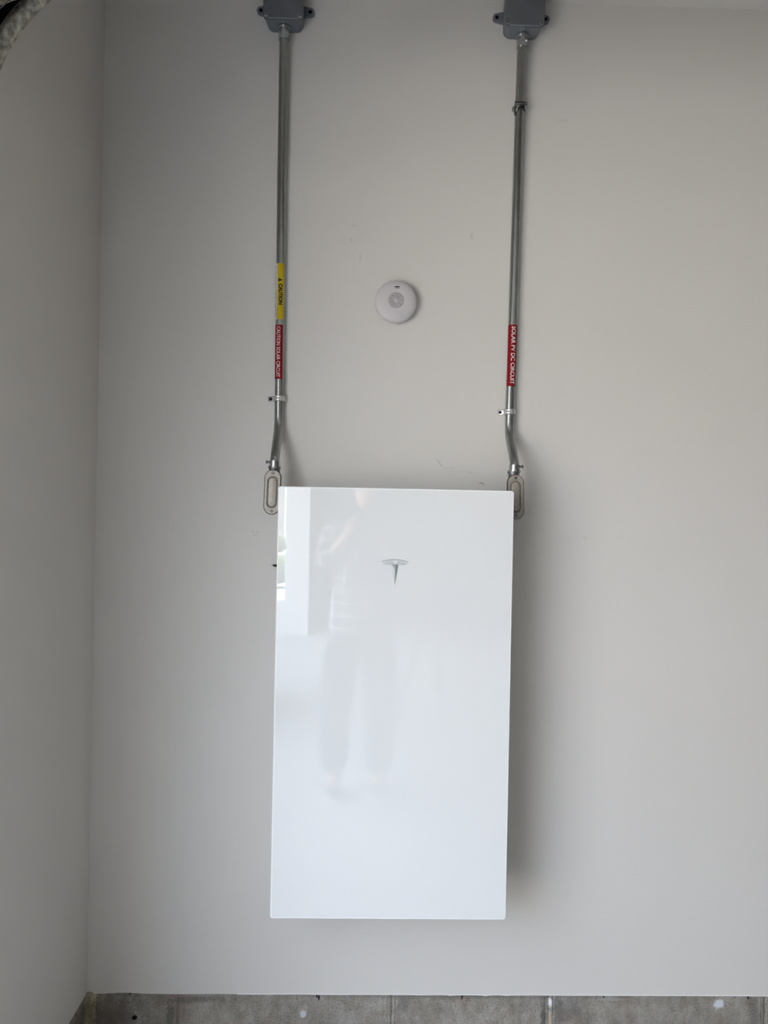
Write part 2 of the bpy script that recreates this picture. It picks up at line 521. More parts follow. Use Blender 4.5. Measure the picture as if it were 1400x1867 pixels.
# mortar squeezed into the corner
bm = bmesh.new()
nz, na = 26, 8
V = []
for j in range(nz + 1):
    z = .179 * j / nz
    row = []
    for k in range(na + 1):
        a = R(90 * k / na)
        rr = .026 + .010 * noise.noise(Vector((k * .5, j * .35, 2))) + (.004 if j > nz - 5 else 0)
        rr *= 1.0 - .5 * max(0, (j - nz + 2) / 2)
        row.append(bm.verts.new((XL - .002 + rr * math.sin(a) * 1.1, .006 - rr * math.cos(a) * .75, z)))
    V.append(row)
for j in range(nz):
    for k in range(na): bm.faces.new((V[j][k], V[j][k + 1], V[j + 1][k + 1], V[j + 1][k]))
c = bm.verts.new((XL - .003, .008, .178))
for k in range(na): bm.faces.new((V[nz][k], V[nz][k + 1], c))
mo = fin('mortar_smear', bm, M_MORTAR, bb, True)
mo['label'] = 'pale crumbly mortar filling the concrete corner'

for nm, y0, y1, dx in (('trim_1', OP0 - .022, OP0, 0), ('trim_2', OP1, OP1 + .022, 0), ('trim_3', OP2 - .022, OP2, 0), ('trim_4', OP3, OP3 + .03, .055)):
    bm = bmesh.new(); add_box(bm, (XL - .24, y0, 0), (XL + dx, y1, OPH - .001), .003)
    struct(fin(nm, bm, M_TRIMW))
struct(slab('trim_5', (XL - .24, OP1 + .022, OPH - .022), (XL, OP0 - .022, OPH - .0005), M_TRIMW))
struct(slab('trim_6', (XL - .24, OP3 + .03, OPH - .022), (XL, OP2 - .022, OPH - .0005), M_TRIMW))
struct(slab('wall_right', (XR, YF, 0), (XR + .15, .12, H), M_DARKWALL))
struct(slab('wall_front', (XL - .22, YF - .15, 0), (XR + .15, YF, H), M_WALL2))
struct(slab('ceiling', (XL - .22, YF - .15, H), (XR + .15, .12, H + .15), M_CEIL))
struct(slab('floor', (XL - .22, YF - .15, -.15), (XR + .15, .12, 0), M_FLOOR))
struct(slab('driveway', (-60, -60, -.17), (XL - .222, 40, -.01), M_DRIVE))

# passage door in the far wall (seen mirrored in the glass)
d = bpy.data.objects.new('door_1', None); COL.objects.link(d); struct(d)
slab('door_leaf', (-.10, YF + .002, .01), (.80, YF + .04, 2.05), M_TRIMW, d)
bm = bmesh.new()
for x0, x1, z0, z1 in ((-.19, -.105, 0, 2.14), (.805, .89, 0, 2.14), (-.105, .805, 2.055, 2.14)): add_box(bm, (x0, YF + .001, z0), (x1, YF + .05, z1), .004)
fin('door_frame', bm, M_DOORP, d)
bm = bmesh.new(); add_lathe(bm, (-.03, YF + .04, 1.0), (0, 1, 0), [(.028, 0), (.028, .006), (.010, .010), (.010, .03), (.024, .04), (.026, .055), (.016, .066), (0, .068)], 20)
fin('door_handle', bm, M_ZINC, d, True)

# ------------------------------------------------------------------ overhead garage door and its track
TC, TR_, TY = Vector((-.4107, 0, 2.2733)), .3670, -.600    # centre of the curve, mid radius
def track_path(steps=28):
    p = [Vector((TC.x - TR_, TY, z)) for z in (.03, .6, 1.2, 1.8, 2.2)]
    for k in range(steps + 1):
        a = R(180 - 90 * k / steps)
        p.append(Vector((TC.x + TR_ * math.cos(a), TY, TC.z + TR_ * math.sin(a))))
    p += [Vector((x, TY, TC.z + TR_)) for x in (.2, 1.2, 2.3)]
    return p
tr = thing('garage_door_track', 'mottled galvanized curved garage door track in the upper left corner', 'track', (TC.x - TR_, TY, 0))
tr_off = tr.location.copy()
def local(o, off):
    for v in o.data.vertices: v.co -= off
    return o
# profile: n points to the room (-Y), b across. rounded back, rolled lips
pf = []
for k in range(13):
    a = PI * k / 12
    pf.append((.011 * math.sin(a) ** .6, -.0145 * math.cos(a)))
pf += [(-.004, .0145), (-.012, .0138), (-.014, .010), (-.012, .0120), (-.004, .0125)]
inner = [(.0085 * math.sin(PI * k / 12) ** .6, .0128 * math.cos(PI * k / 12)) for k in range(13)]
pf += inner
pf += [(-.004, -.0125), (-.012, -.0120), (-.014, -.010), (-.012, -.0138), (-.004, -.0145)]
bm = bmesh.new(); add_sweep(bm, track_path(), pf)
local(fin('curved_rail', bm, M_TRACK, tr, auto=50), tr_off)
# flag bracket: black painted angle behind the rail and a grey hole-punched plate in front
bm = bmesh.new()
prism_xz(bm, [(XL + .001, 2.44), (XL + .001, 2.72), (-.52, 2.72), (-.52, 2.60), (-.60, 2.585), (-.665, 2.545), (-.745, 2.43)], TY + .013, TY + .016)
local(fin('flag_bracket', bm, M_BLACK, tr), tr_off)
bm = bmesh.new()
pts = [(-.757, 2.4935), (-.7345, 2.4935), (-.7140, 2.5010), (-.7000, 2.5075), (-.6860, 2.5115), (-.6800, 2.518), (-.6805, 2.60), (-.757, 2.60)]
prism_xz(bm, pts, TY - .030, TY - .027)
ob = local(fin('hinge_plate', bm, M_TRACK, tr), tr_off)
bm = bmesh.new(); add_lathe(bm, (-.700, TY - .0300, 2.5145), (0, -1, 0), [(.0065, 0), (.0065, .0008), (0, .0008)], 20)
local(fin('bolt_hole', bm, M_HOLE, tr), tr_off)
bm = bmesh.new(); add_tube(bm, [(-.757, TY - .031, 2.478), (-.735, TY - .031, 2.482), (-.722, TY - .031, 2.490), (-.708, TY - .031, 2.503)], .0011, 8)
local(fin('cable', bm, M_CASTD, tr, True), tr_off)
for z in (.8, 1.7):
    bm = bmesh.new()
    add_box(bm, (XL + .001, TY - .006, z), (TC.x - TR_ - .014, TY + .004, z + .05))
    local(fin('wall_bracket', bm, M_TRACK, tr), tr_off)

def make_garage_door(label, y0, y1):
    gd = thing('garage_door', label, 'garage door', (.7, (y0 + y1) / 2, 2.60))
    for k in range(4):
        x0 = -.28 + k * .56
        bm = bmesh.new(); add_box(bm, (x0 + .003, y0, 2.605), (x0 + .557, y1, 2.650), .006)
        local(fin('door_panel', bm, M_DOORP, gd), gd.location)
    for y in (y0 + .3, (y0 + y1) / 2, y1 - .3):
        bm = bmesh.new(); add_box(bm, (-.25, y - .025, 2.652), (1.93, y + .025, 2.668)); add_box(bm, (.8, y - .01, 2.668), (.84, y + .01, H - .001))
        local(fin('door_strut', bm, M_TRACK, gd), gd.location)
make_garage_door('white sectional garage door rolled up nearest the battery wall', OP1 + .02, TY - .045)
make_garage_door('white sectional garage door rolled up over the far opening', OP3 + .04, OP2 - .04)

# ------------------------------------------------------------------ home battery
BX0, BX1, BZ0, BZ1, BY = -.2284, .3755, .4974, 1.5996, -.193
bx, bz = (BX0 + BX1) / 2, (BZ0 + BZ1) / 2
bat = thing('home_battery', 'tall white glass-fronted home battery unit hung on the grey wall', 'battery', (bx, 0, bz))
W_, H_ = BX1 - BX0, BZ1 - BZ0
def bl(o): return local(o, bat.location)
bm = bmesh.new()
add_stack(bm, (bx, bz), [(outline_rr(W_ - .06, H_ - .08, .01), -.001), (outline_rr(W_ - .06, H_ - .08, .01), -.020), (outline_rr(W_ - .016, H_ - .016, .012), -.024), (outline_rr(W_ - .010, H_ - .010, .010), -.176), (outline_rr(W_ - .012, H_ - .012, .010), -.1800)])
bl(fin('enclosure', bm, M_BODY, bat, auto=35))
bm = bmesh.new()
rg = [(outline_rr(W_ - .007, H_ - .007, .0045), BY + .0125), (outline_rr(W_, H_, .007), BY + .0115), (outline_rr(W_, H_, .007), BY + .0018), (outline_rr(W_ - .0018, H_ - .0018, .0062), BY + .0004),
      (outline_rr(W_ - .0034, H_ - .0034, .0055), BY), (outline_rr(W_ - .0066, H_ - .0066, .004), BY)]
add_stack(bm, (bx, bz), rg, True, False)
bl(fin('glass_rim', bm, M_RIM, bat, auto=25))
bm = bmesh.new()
add_stack(bm, (bx, bz), [(outline_rr(W_ - .0066, H_ - .0066, .004), BY + .010), (outline_rr(W_ - .0066, H_ - .0066, .004), BY + .00002)])
bl(fin('glass_front', bm, M_GLASS, bat, auto=25))
# emblem: a T shape with a separate arc above it
def sweep_arc(c, r, a0, a1, n):
    return [(c[0] + r * math.cos(R(a0 + (a1 - a0) * k / n)), c[1] + r * math.sin(R(a0 + (a1 - a0) * k / n))) for k in range(n + 1)]
ex = .0732
def arcz(x, zc, ze, hw): return zc - (zc - ze) * (x / hw) ** 2
n = 24
up = [(-.0345 + .069 * k / n) for k in range(n + 1)]
top = [(ex + x, arcz(x, 1.4190, 1.4128, .0345)) for x in up]
lo_ = [(ex + x * .955, arcz(x * .955, 1.4163, 1.4105, .0345)) for x in reversed(up)]
bm = bmesh.new(); prism_xz(bm, top + lo_, BY - .0006, BY + .0002)
em = bl(fin('emblem_arc', bm, M_LOGO2, bat)); em['label'] = 'thin silver arc of the emblem'
hw = .0325
lo2 = [(-hw + 2 * hw * k / n) for k in range(n + 1)]
pts = [(ex + x, arcz(x, 1.4146, 1.4076, hw)) for x in lo2 if abs(x) > .0075]
L_ = [(ex + x, arcz(x, 1.4146, 1.4076, hw)) for x in lo2 if x < -.0075]
R__ = [(ex + x, arcz(x, 1.4146, 1.4076, hw)) for x in lo2 if x > .0075]
bm = bmesh.new()
yb, yf, ym = BY + .0002, BY - .0007, BY - .0011
def fan(poly, y):
    return [bm.verts.new((x, y, z)) for x, z in poly]
# left wing, right wing, folded stem: ridge down the middle
lw = L_ + [(ex - .0070, 1.4139), (ex - .0022, 1.4070), (ex - .0080, 1.4030), (ex - .0155, 1.4040), (ex - .0235, 1.4040)]
rw = [(2 * ex - x, z) for x, z in lw]
for poly in (lw, rw): prism_xz(bm, poly, yf, yb)
em = bl(fin('emblem', bm, M_LOGO, bat)); em['label'] = 'pale silver wings of the T-shaped emblem'
bm = bmesh.new()
a1 = bm.verts.new((ex - .0083, yf - .0001, 1.4040)); c1 = bm.verts.new((ex + .0083, yf - .0001, 1.4040))
t0 = bm.verts.new((ex, yf - .0003, 1.4068)); tipv = bm.verts.new((ex - .0002, yf, 1.3524))
rd = bm.verts.new((ex, ym - .0006, 1.392))
lp = [t0, a1, tipv, c1]
for k in range(4): bm.faces.new((lp[k], lp[(k + 1) % 4], rd))
back = [bm.verts.new((v.co.x, yb, v.co.z)) for v in lp]
for k in range(4): bm.faces.new((lp[k], lp[(k + 1) % 4], back[(k + 1) % 4], back[k]))
em = bl(fin('emblem_stem', bm, M_STEM, bat)); em['label'] = 'pointed stem of the T-shaped emblem with dark reflection painted in'
# dark tip of the wall bracket showing at the left side
bm = bmesh.new()
prism_xz(bm, [(-.2670, 1.3835), (-.2600, 1.3850), (-.195, 1.3850), (-.195, 1.3825), (-.2600, 1.3825)], -.006, -.0008)
prism_xz(bm, [(-.2625, 1.3815), (-.2500, 1.3817), (-.195, 1.3817), (-.195, 1.3790), (-.2580, 1.3795)], -.006, -.0008)
bl(fin('bracket_tip', bm, M_BLACK, bat))

# ------------------------------------------------------------------ conduits
PR = .0126
def bez(p0, p1, p2, p3, n):
    return [(1 - t) ** 3 * p0 + 3 * (1 - t) ** 2 * t * p1 + 3 * (1 - t) * t * t * p2 + t ** 3 * p3 for t in [k / n for k in range(1, n + 1)]]
def make_conduit(label, top, mid1, mid2, end, side):
    V_ = Vector
    top, mid1, mid2, end = map(V_, (top, mid1, mid2, end))
    path = [top, top.lerp(mid1, .5) + V_((0, .002, 0)), mid1] + [mid1.lerp(mid2, k / 8) for k in range(1, 9)]
    # offset bend out to the fitting
    q = V_((mid2.x, mid2.y, mid2.z - .032)); e0 = V_((end.x, end.y, end.z + .030))
    dm = (e0 - q)
    path += bez(mid2, mid2 - V_((0, 0, .018)), q + dm * .05, q + dm * .2, 8) + [q + dm * .4, q + dm * .6]
    path += bez(q + dm * .6, q + dm * .85, e0, e0 - V_((0, 0, .012)) + V_((0, 0, 0)), 8) + [end]
    t = thing('conduit', label, 'conduit', (mid2.x, 0, end.z), 'galvanized conduits on the wall')
    bm = bmesh.new(); add_tube(bm, path, PR, 40)
    local(fin('pipe', bm, M_GALV, t, auto=50), t.location)
    def axis_at(z):
        for a, b in zip(path, path[1:]):
            if b.z <= z <= a.z: return a.lerp(b, (a.z - z) / (a.z - b.z))
        return path[-1]
    # connector with locknut at the junction box
    bm = bmesh.new()
    add_tube(bm, [top + V_((0, 0, .004)), axis_at(2.845)], PR + .0026, 32)
    add_tube(bm, [V_((top.x, top.y, 2.8800)), V_((top.x, top.y, 2.8755))], PR + .0050, 32)
    add_tube(bm, [V_((top.x, top.y, 2.8755)), V_((top.x, top.y, 2.8720))], [PR + .0042, PR + .0028], 32)
    cn = local(fin('connector', bm, M_ZINC, t, auto=40), t.location)
    c = axis_at(2.858)
    bm = bmesh.new()
    dn = V_((.62, -.78, 0))
    add_lathe(bm, c + dn * (PR + .002), dn, [(.0048, 0), (.0048, .004), (.0036, .0055), (.0012, .0055), (.0010, .0042), (0, .0042)], 16)
    local(fin('set_screw', bm, M_SCREW, cn, auto=40), t.location)
    # connector at the lower fitting
    bm = bmesh.new()
    add_tube(bm, [e0 - V_((0, 0, .004)), end + V_((0, 0, .010))], PR + .0022, 32)
    add_tube(bm, [end + V_((0, 0, .0125)), end + V_((0, 0, .0075))], PR + .0042, 32)
    cn = local(fin('connector', bm, M_ZINC, t, auto=40), t.location)
    bm = bmesh.new()
    c = end + V_((0, 0, .022)); dn = V_((side, -.10, 0)).normalized()
    add_lathe(bm, c + dn * PR, dn, [(.0026, 0), (.0026, .0062), (.0046, .0064), (.0046, .0105), (.0034, .0112), (.0010, .0112), (.0008, .0100), (0, .0100)], 16)
    local(fin('set_screw', bm, M_CASTD, cn, auto=40), t.location)
    return t, axis_at

def sticker(name, t, axis_at, ztop, zbot, a0, a1, m, label=None, r=PR + .0003):
    bm = bmesh.new()
    n = 22
    vs = []
    for i in range(n + 1):
        a = R(a0 + (a1 - a0) * i / n)
        vs.append([(a, z) for z in (ztop, zbot)])
    K = 10
    G = []
    for i in range(n + 1):
        row = []
        for j in range(K + 1):
            z = ztop + (zbot - ztop) * j / K; c = axis_at(z); a = vs[i][0][0]
            row.append(bm.verts.new((c.x + math.sin(a) * r, c.y - math.cos(a) * r, z)))
        G.append(row)
    for i in range(n):
        for j in range(K): bm.faces.new((G[i][j], G[i + 1][j], G[i + 1][j + 1], G[i][j + 1]))
    o = local(fin(name, bm, m, t, True), t.location)
    if label: o['label'] = label
    return o

def letters(par, t, axis_at, s, zmid, length, height, amid, m, bold=.0003, r=PR + .00055, tri=False, stretch=True):
    me, wx, wy = text_mesh(s, .01, 1.0, bold)
    bm = bmesh.new(); bm.from_mesh(me)
    sx, sy = length / wx, height / wy
    for v in bm.verts:
        v.co.x *= sx; v.co.y = v.co.y * sy + R(amid) * r
        v.co.x = -v.co.x + 0                      # letters run downwards: along = -z
        v.co.z = 0
    for v in bm.verts: v.co.x += zmid
    wrapz(bm, axis_at, r)
    bpy.data.meshes.remove(me)
    me2 = bpy.data.meshes.new('lettering'); bm.to_mesh(me2); bm.free()
    o = link('lettering', me2, m, par); local(o, t.location)
    return o

def wrapz(bm, axis_at, r, seglen=.0011):
    ys = [v.co.y for v in bm.verts]
    y = math.floor(min(ys) / seglen) * seglen
    while y < max(ys):
        bmesh.ops.bisect_plane(bm, geom=bm.verts[:] + bm.edges[:] + bm.faces[:], plane_co=(0, y, 0), plane_no=(0, 1, 0), dist=1e-7)
        y += seglen
    for v in bm.verts:
        a = v.co.y / r; z = v.co.x; c = axis_at(z)
        v.co = Vector((c.x + math.sin(a) * r, c.y - math.cos(a) * r, z))

cl, axl = make_conduit('galvanized conduit with yellow and red warning labels, left of the detector',
                       (-.2572, -.027, 2.884), (-.2576, -.0138, 2.46), (-.2524, -.0138, 1.805), (-.2518, -.0895, 1.645), -1)
st = sticker('warning_label', cl, axl, 2.2248, 2.0693, -39, 52, M_YEL, 'yellow label reading CAUTION')
letters(st, cl, axl, 'CAUTION', 2.1386, .0590, .0118, 8, M_INK, .0006)
# black warning triangle pointing to the letter tops
bm = bmesh.new()
rr = PR + .00055
vs = [bm.verts.new(p) for p in ((2.1840, R(-20) * rr, 0), (2.1724, R(-20) * rr, 0), (2.1782, R(33) * rr, 0))]
bm.faces.new(vs); wrapz(bm, axl, rr)
local(fin('warning_triangle', bm, M_INK, st), cl.location)
st = sticker('warning_label', cl, axl, 2.2248, 2.0693, -92, -39, M_WHT, 'white label strip with small dark lettering')
letters(st, cl, axl, 'SOLAR ELECTRIC SYSTEM CONNECTED', 2.1465, .1440, .0062, -64, M_INKB, .00035)
st = sticker('warning_label', cl, axl, 2.0540, 1.9030, -88, 44, M_RED, 'red label reading CAUTION SOLAR CIRCUIT')
letters(st, cl, axl, 'CAUTION SOLAR CIRCUIT', 1.9785, .1410, .0110, -12, M_LET, 0)

cr, axr = make_conduit('galvanized conduit with one red label, right of the detector',
                       (.4070, -.027, 2.884), (.4030, -.0138, 2.42), (.3950, -.0138, 1.800), (.3965, -.0895, 1.6470), 1)
st = sticker('warning_label', cr, axr, 2.0706, 1.8983, -70, 78, M_RED, 'red label reading SOLAR PV DC CIRCUIT')
letters(st, cr, axr, 'SOLAR PV DC CIRCUIT', 1.9850, .1620, .0124, 8, M_LET, .00015)

# one-hole straps
def make_strap(label, x, z, axis_at):
    t = thing('pipe_strap', label, 'strap', (x, 0, z), 'zinc straps holding the conduits')
    c = axis_at(z)
    prof = []
    r0, r1 = PR + .0004, PR + .0020
    hw = .0075
    # band over the pipe, from the tab on the left round to the right wall side
    outer = [Vector((c.x - .0330, 0, 0)), Vector((c.x - r1 - .001, 0, 0))]
    bm = bmesh.new()
    arc = [(c.x + math.cos(a) * r1, c.y + math.sin(a) * r1) for a in [R(-180 - 20 + (220) * k / 20) for k in range(21)]]
    line = [(c.x - .0325, -.0016), (c.x - .0175, -.0016), (c.x - .0150, -.0035), (c.x - r1 - .0006, -.0075)] + [(c.x + math.cos(a) * r1, c.y + math.sin(a) * r1) for a in [R(-175 + 175 * k / 18) for k in range(19)]] + [(c.x + r1, -.004), (c.x + r1 + .004, -.0016)]
    th = .0016
    for zz0, zz1, bulge in ((-hw, hw, 0),):
        pass
    nrow = 7
    rows = []
    for j in range(nrow):
        u = -1 + 2 * j / (nrow - 1)
        rib = .0012 * math.exp(-((u - .25) / .22) ** 2) * -1 + .0010 * math.exp(-((u + .45) / .3) ** 2)
        row = []
        for i, (px, py) in enumerate(line):
            if i < 4: qx, qy = px, py
            else:
                dx, dy = px - c.x, py - c.y; l = math.hypot(dx, dy) or 1
                qx, qy = px + dx / l * rib, py + dy / l * rib
            row.append(bm.verts.new((qx, qy, z + u * (hw if i > 2 else hw * .92))))
        rows.append(row)
    for A, B in zip(rows, rows[1:]):
        for k in range(len(A) - 1): bm.faces.new((A[k], A[k + 1], B[k + 1], B[k]))
    o = local(fin('band', bm, M_TAB, t, auto=40), t.location)
    md = o.modifiers.new('thickness', 'SOLIDIFY'); md.thickness = .0013; md.offset = 1
    # screw in the hole
    bm = bmesh.new()
    add_lathe(bm, (c.x - .0248, -.0014, z), (0, -1, 0), [(.0040, 0), (.0043, .0014), (.0036, .0020), (.0015, .0016), (0, .0016)], 20)
    local(fin('screw', bm, M_BLACK, t, auto=40), t.location)
    return t
make_strap('zinc one-hole strap on the left conduit below the red label', axl(1.8500).x, 1.8500, axl)
make_strap('zinc one-hole strap on the right conduit below the red label', axr(1.8275).x, 1.8275, axr)

# bolted conduit hanger high on the right conduit
z = 2.6845; c = axr(z)
hg = thing('conduit_hanger', 'bolted zinc conduit hanger high on the right conduit', 'clamp', (c.x, 0, z))
def hl(o): return local(o, hg.location)
bm = bmesh.new()
n = 24; rb = PR + .0010
rows = []
for j in range(5):
    u = j / 4
    row = []
    for k in range(n + 1):
        a = R(-250 + 320 * k / n)
        droop = .016 * (math.sin(a * 1.0) * .0 + max(0, math.cos(a + R(180))) * u)
        row.append(bm.verts.new((c.x + math.cos(a) * rb, c.y + math.sin(a) * rb, z + .004 - u * .010 - droop)))
    rows.append(row)
for A, B in zip(rows, rows[1:]):
    for k in range(n): bm.faces.new((A[k], A[k + 1], B[k + 1], B[k]))
o = hl(fin('band', bm, M_GALV, hg, auto=50)); md = o.modifiers.new('thickness', 'SOLIDIFY'); md.thickness = .0014; md.offset = 1
bm = bmesh.new(); add_tube(bm, [(c.x - .0175, c.y - .0155, z + .0005), (c.x + .0185, c.y - .0155, z + .0005)], .0020, 12)
hl(fin('bolt', bm, M_ZINC, hg, auto=40))
bm = bmesh.new(); add_lathe(bm, (c.x + .0150, c.y - .0155, z + .0005), (1, 0, 0), [(.0052, 0), (.0052, .0042), (.0040, .0050), (0, .0050)], 6)
hl(fin('nut', bm, M_ZINC, hg, auto=20))
bm = bmesh.new()
for s in (1, -1): add_box(bm, (c.x - .0168, c.y - .0190, z + .0005 + s * .0034 - .0006), (c.x + .0130, c.y - .0105, z + .0005 + s * .0034 + .0006))
hl(fin('ear', bm, M_CASTD, hg))
bm = bmesh.new()
prism_xz(bm, [(c.x - .0175, z - .001), (c.x - .0100, z - .002), (c.x - .0085, z - .014), (c.x - .0100, z - .028), (c.x - .0135, z - .0325), (c.x - .0165, z - .027), (c.x - .0180, z - .015)], c.y - .0095, c.y - .0080)
hl(fin('tail', bm, M_GALV, hg))
bm = bmesh.new(); add_lathe(bm, (c.x - .0138, c.y - .0094, z - .0285), (0, -1, 0), [(.0019, 0), (.0019, .0004), (0, .0004)], 12)
hl(fin('tail_hole', bm, M_HOLE, hg))
bm = bmesh.new()
prism_xz(bm, [(c.x - .0020, z - .004), (c.x + .0090, z - .004), (c.x + .0125, z - .020), (c.x + .0095, z - .019), (c.x + .0060, z - .0105), (c.x - .0010, z - .0085), (c.x - .0075, z - .0170), (c.x - .0085, z - .0150)], c.y - .0145, c.y - .0125)
hl(fin('jaw', bm, M_BLACK, hg))
bm = bmesh.new(); add_box(bm, (c.x - .006, -.0012, z - .006), (c.x + .006, 0, z + .006)); add_box(bm, (c.x - .0175, -.0145, z - .004), (c.x - .0160, -.0005, z + .004))
hl(fin('back_plate', bm, M_GALV, hg))

# ------------------------------------------------------------------ conduit bodies (oval covers)
def capsule(w, h, n=14):
    r = w / 2; pts = []
    for k in range(n + 1):
        a = R(180 * k / n); pts.append((r * math.cos(a), h / 2 - r + r * math.sin(a)))
    for k in range(n + 1):
        a = R(180 + 180 * k / n); pts.append((r * math.cos(a), -h / 2 + r + r * math.sin(a)))
    return pts
def make_body(label, x, ztop, lean, side):
    w_, h_ = .0425, .118
    zc = ztop - h_ / 2
    t = thing('conduit_fitting', label, 'conduit fitting', (x, 0, zc), 'oval conduit fittings beside the battery')
    yc = -.1165
    def fin_l(o):
        for v in o.data.vertices:
            v.co.x += lean * (v.co.z - zc)
            v.co -= t.location
        return o
    bm = bmesh.new()
    add_stack(bm, (x, zc), [(capsule(.026, h_ - .022), -.0700), (capsule(.034, h_ - .010), -.0760), (capsule(.037, h_ - .005), -.1040), (capsule(w_ - .001, h_ - .001), -.1100)])
    add_tube(bm, [(x, -.0895, ztop - .012), (x, -.0895, ztop + .012)], .0145, 28)
    add_tube(bm, [(x, -.0895, ztop + .004), (x, -.0895, ztop + .010)], .0168, 28)
    # side outlet into the battery
    add_tube(bm, [(x, -.090, zc - .020), (x + side * .0260, -.090, zc - .020)], .014, 24)
    fin_l(fin('body', bm, M_CASTD, t, auto=40))
    bm = bmesh.new()
    add_stack(bm, (x, zc), [(capsule(w_ + .0022, h_ + .0022), -.1095), (capsule(w_ + .0022, h_ + .0022), -.1132)])
    fin_l(fin('gasket', bm, M_GASKET, t, auto=40))
    bm = bmesh.new()
    cp = capsule
    sh = .0022
    add_stack(bm, (x, zc), [(cp(w_ - .001, h_ - .001), -.1128), (cp(w_ - .001, h_ - .001), -.1150), (cp(w_ - .0025, h_ - .0025), yc), (cp(.0290, .0860), yc), (cp(.0265, .0835), yc + .0032), (cp(.0245, .0815), yc + .0036), (cp(.0190, .0745), yc - .0010), (cp(.0165, .0720), yc - .0014)])
    cv = fin_l(fin('cover', bm, M_CAST, t, auto=60))
    for s in (1, -1):
        bm = bmesh.new()
        add_lathe(bm, (x, yc, zc + s * (h_ / 2 - .0085)), (0, -1, 0), [(.0040, -.0005), (.0040, .0006), (.0033, .0013), (.0012, .0013), (.0010, .0004), (0, .0004)], 18)
        ob = fin('screw', bm, M_CASTD, cv, auto=40); fin_l(ob)
    return t
make_body('oval cast conduit fitting at the left top corner of the battery', -.2536, 1.6450, .022, 1)
make_body('oval cast conduit fitting at the right top corner of the battery', .3962, 1.6455, -.030, -1)

# ------------------------------------------------------------------ junction boxes
def make_jbox(label, x, z0):
    w_, h_, d_ = .110, .108, .060
    zc = z0 + h_ / 2
    t = thing('junction_box', label, 'electrical box', (x, 0, zc), 'grey junction boxes under the ceiling')
    bm = bmesh.new()
    add_stack(bm, (x, zc), [(outline_rr(w_ - .010, h_ - .004, .020), -.0005), (outline_rr(w_ - .004, h_ - .002, .017), -.035), (outline_rr(w_, h_, .012), -.053), (outline_rr(w_, h_, .0115), -.0545)])
    local(fin('box', bm, M_PVC, t, auto=35), t.location)
    bm = bmesh.new()
    add_stack(bm, (x, zc), [(outline_rr(w_ - .001, h_ - .001, .0095), -.0545), (outline_rr(w_ - .001, h_ - .001, .0095), -.0590), (outline_rr(w_ - .005, h_ - .005, .008), -.0605)])
    ld = local(fin('lid', bm, M_PVCLID, t, auto=35), t.location)
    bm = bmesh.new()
    add_tube(bm, [(x - w_ / 2 + .014, -.0600, z0 + .0022), (x + w_ / 2 - .014, -.0600, z0 + .0022)], .0008, 6)  # bevel highlight painted as a pale strip along the lid edge
    add_tube(bm, [(x, -.0540, z0 - .0002), (x, -.0455, z0 + .0002)], .0007, 6)  # mould mark on the underside
    local(fin('edge_highlight_mould_mark', bm, M_LIDMARK, ld, True), t.location)
    for sx in (1, -1):
        for sz in (1, -1):
            bm = bmesh.new()
            add_lathe(bm, (x + sx * (w_ / 2 - .0085), -.0605, zc + sz * (h_ / 2 - .0085)), (0, -1, 0), [(.0046, -.001), (.0046, .0006), (.0034, .0014), (.0016, .0014), (.0012, .0002), (0, .0002)], 18)
            sc = local(fin('screw', bm, M_SCREW, t, auto=40), t.location)
            bm = bmesh.new()
            add_lathe(bm, (x + sx * (w_ / 2 - .0085), -.0618, zc + sz * (h_ / 2 - .0085) + .0008), (0, -1, 0), [(.0023, 0), (.0023, .0003), (0, .0003)], 12)
            local(fin('socket', bm, M_HOLE, sc), t.location)
    for sx in (1, -1):
        bm = bmesh.new()
        pts = []
        for k in range(13):
            a = R(-90 + 180 * k / 12)
            pts.append((.0115 * math.cos(a) + .0140, .0115 * math.sin(a)))
        pts += [(-.010, .017), (-.010, -.017)]
        pts = [(x + sx * (w_ / 2 + p[0]), z0 + .0575 + p[1]) for p in pts]
        prism_xz(bm, pts, -.0085, 0)
        lg = local(fin('mounting_lug', bm, M_PVC, t, auto=35), t.location)
        bm = bmesh.new()
        add_lathe(bm, (x + sx * (w_ / 2 + .0140), -.0084, z0 + .0575), (0, -1, 0), [(.0052, 0), (.0052, .0005), (0, .0005)], 16)
        local(fin('screw_hole', bm, M_HOLE, lg), t.location)
    return t
make_jbox('dark grey plastic junction box atop the left conduit', -.2565, 2.8800)
make_jbox('dark grey plastic junction box atop the right conduit', .4075, 2.8835)

# ------------------------------------------------------------------ heat detector
dt = thing('heat_detector', 'round white plastic heat detector on the wall between the conduits', 'detector', (.0685, 0, 2.1278))
DC = Vector((.0685, 0, 2.1278))
def dl(o): return local(o, dt.location)
bm = bmesh.new()
add_lathe(bm, DC, (0, -1, 0), [(0, .0005), (.0530, .0005), (.0535, .012), (0, .012)], 64)
dl(fin('base', bm, M_DETD, dt, auto=40))
bm = bmesh.new()
prof = [(0, .012), (.0570, .012), (.0590, .0145), (.0594, .0190), (.0588, .0230), (.0570, .0262), (.0535, .0290), (.0490, .0312), (.0420, .0333), (.0340, .0346), (.0215, .0352)]
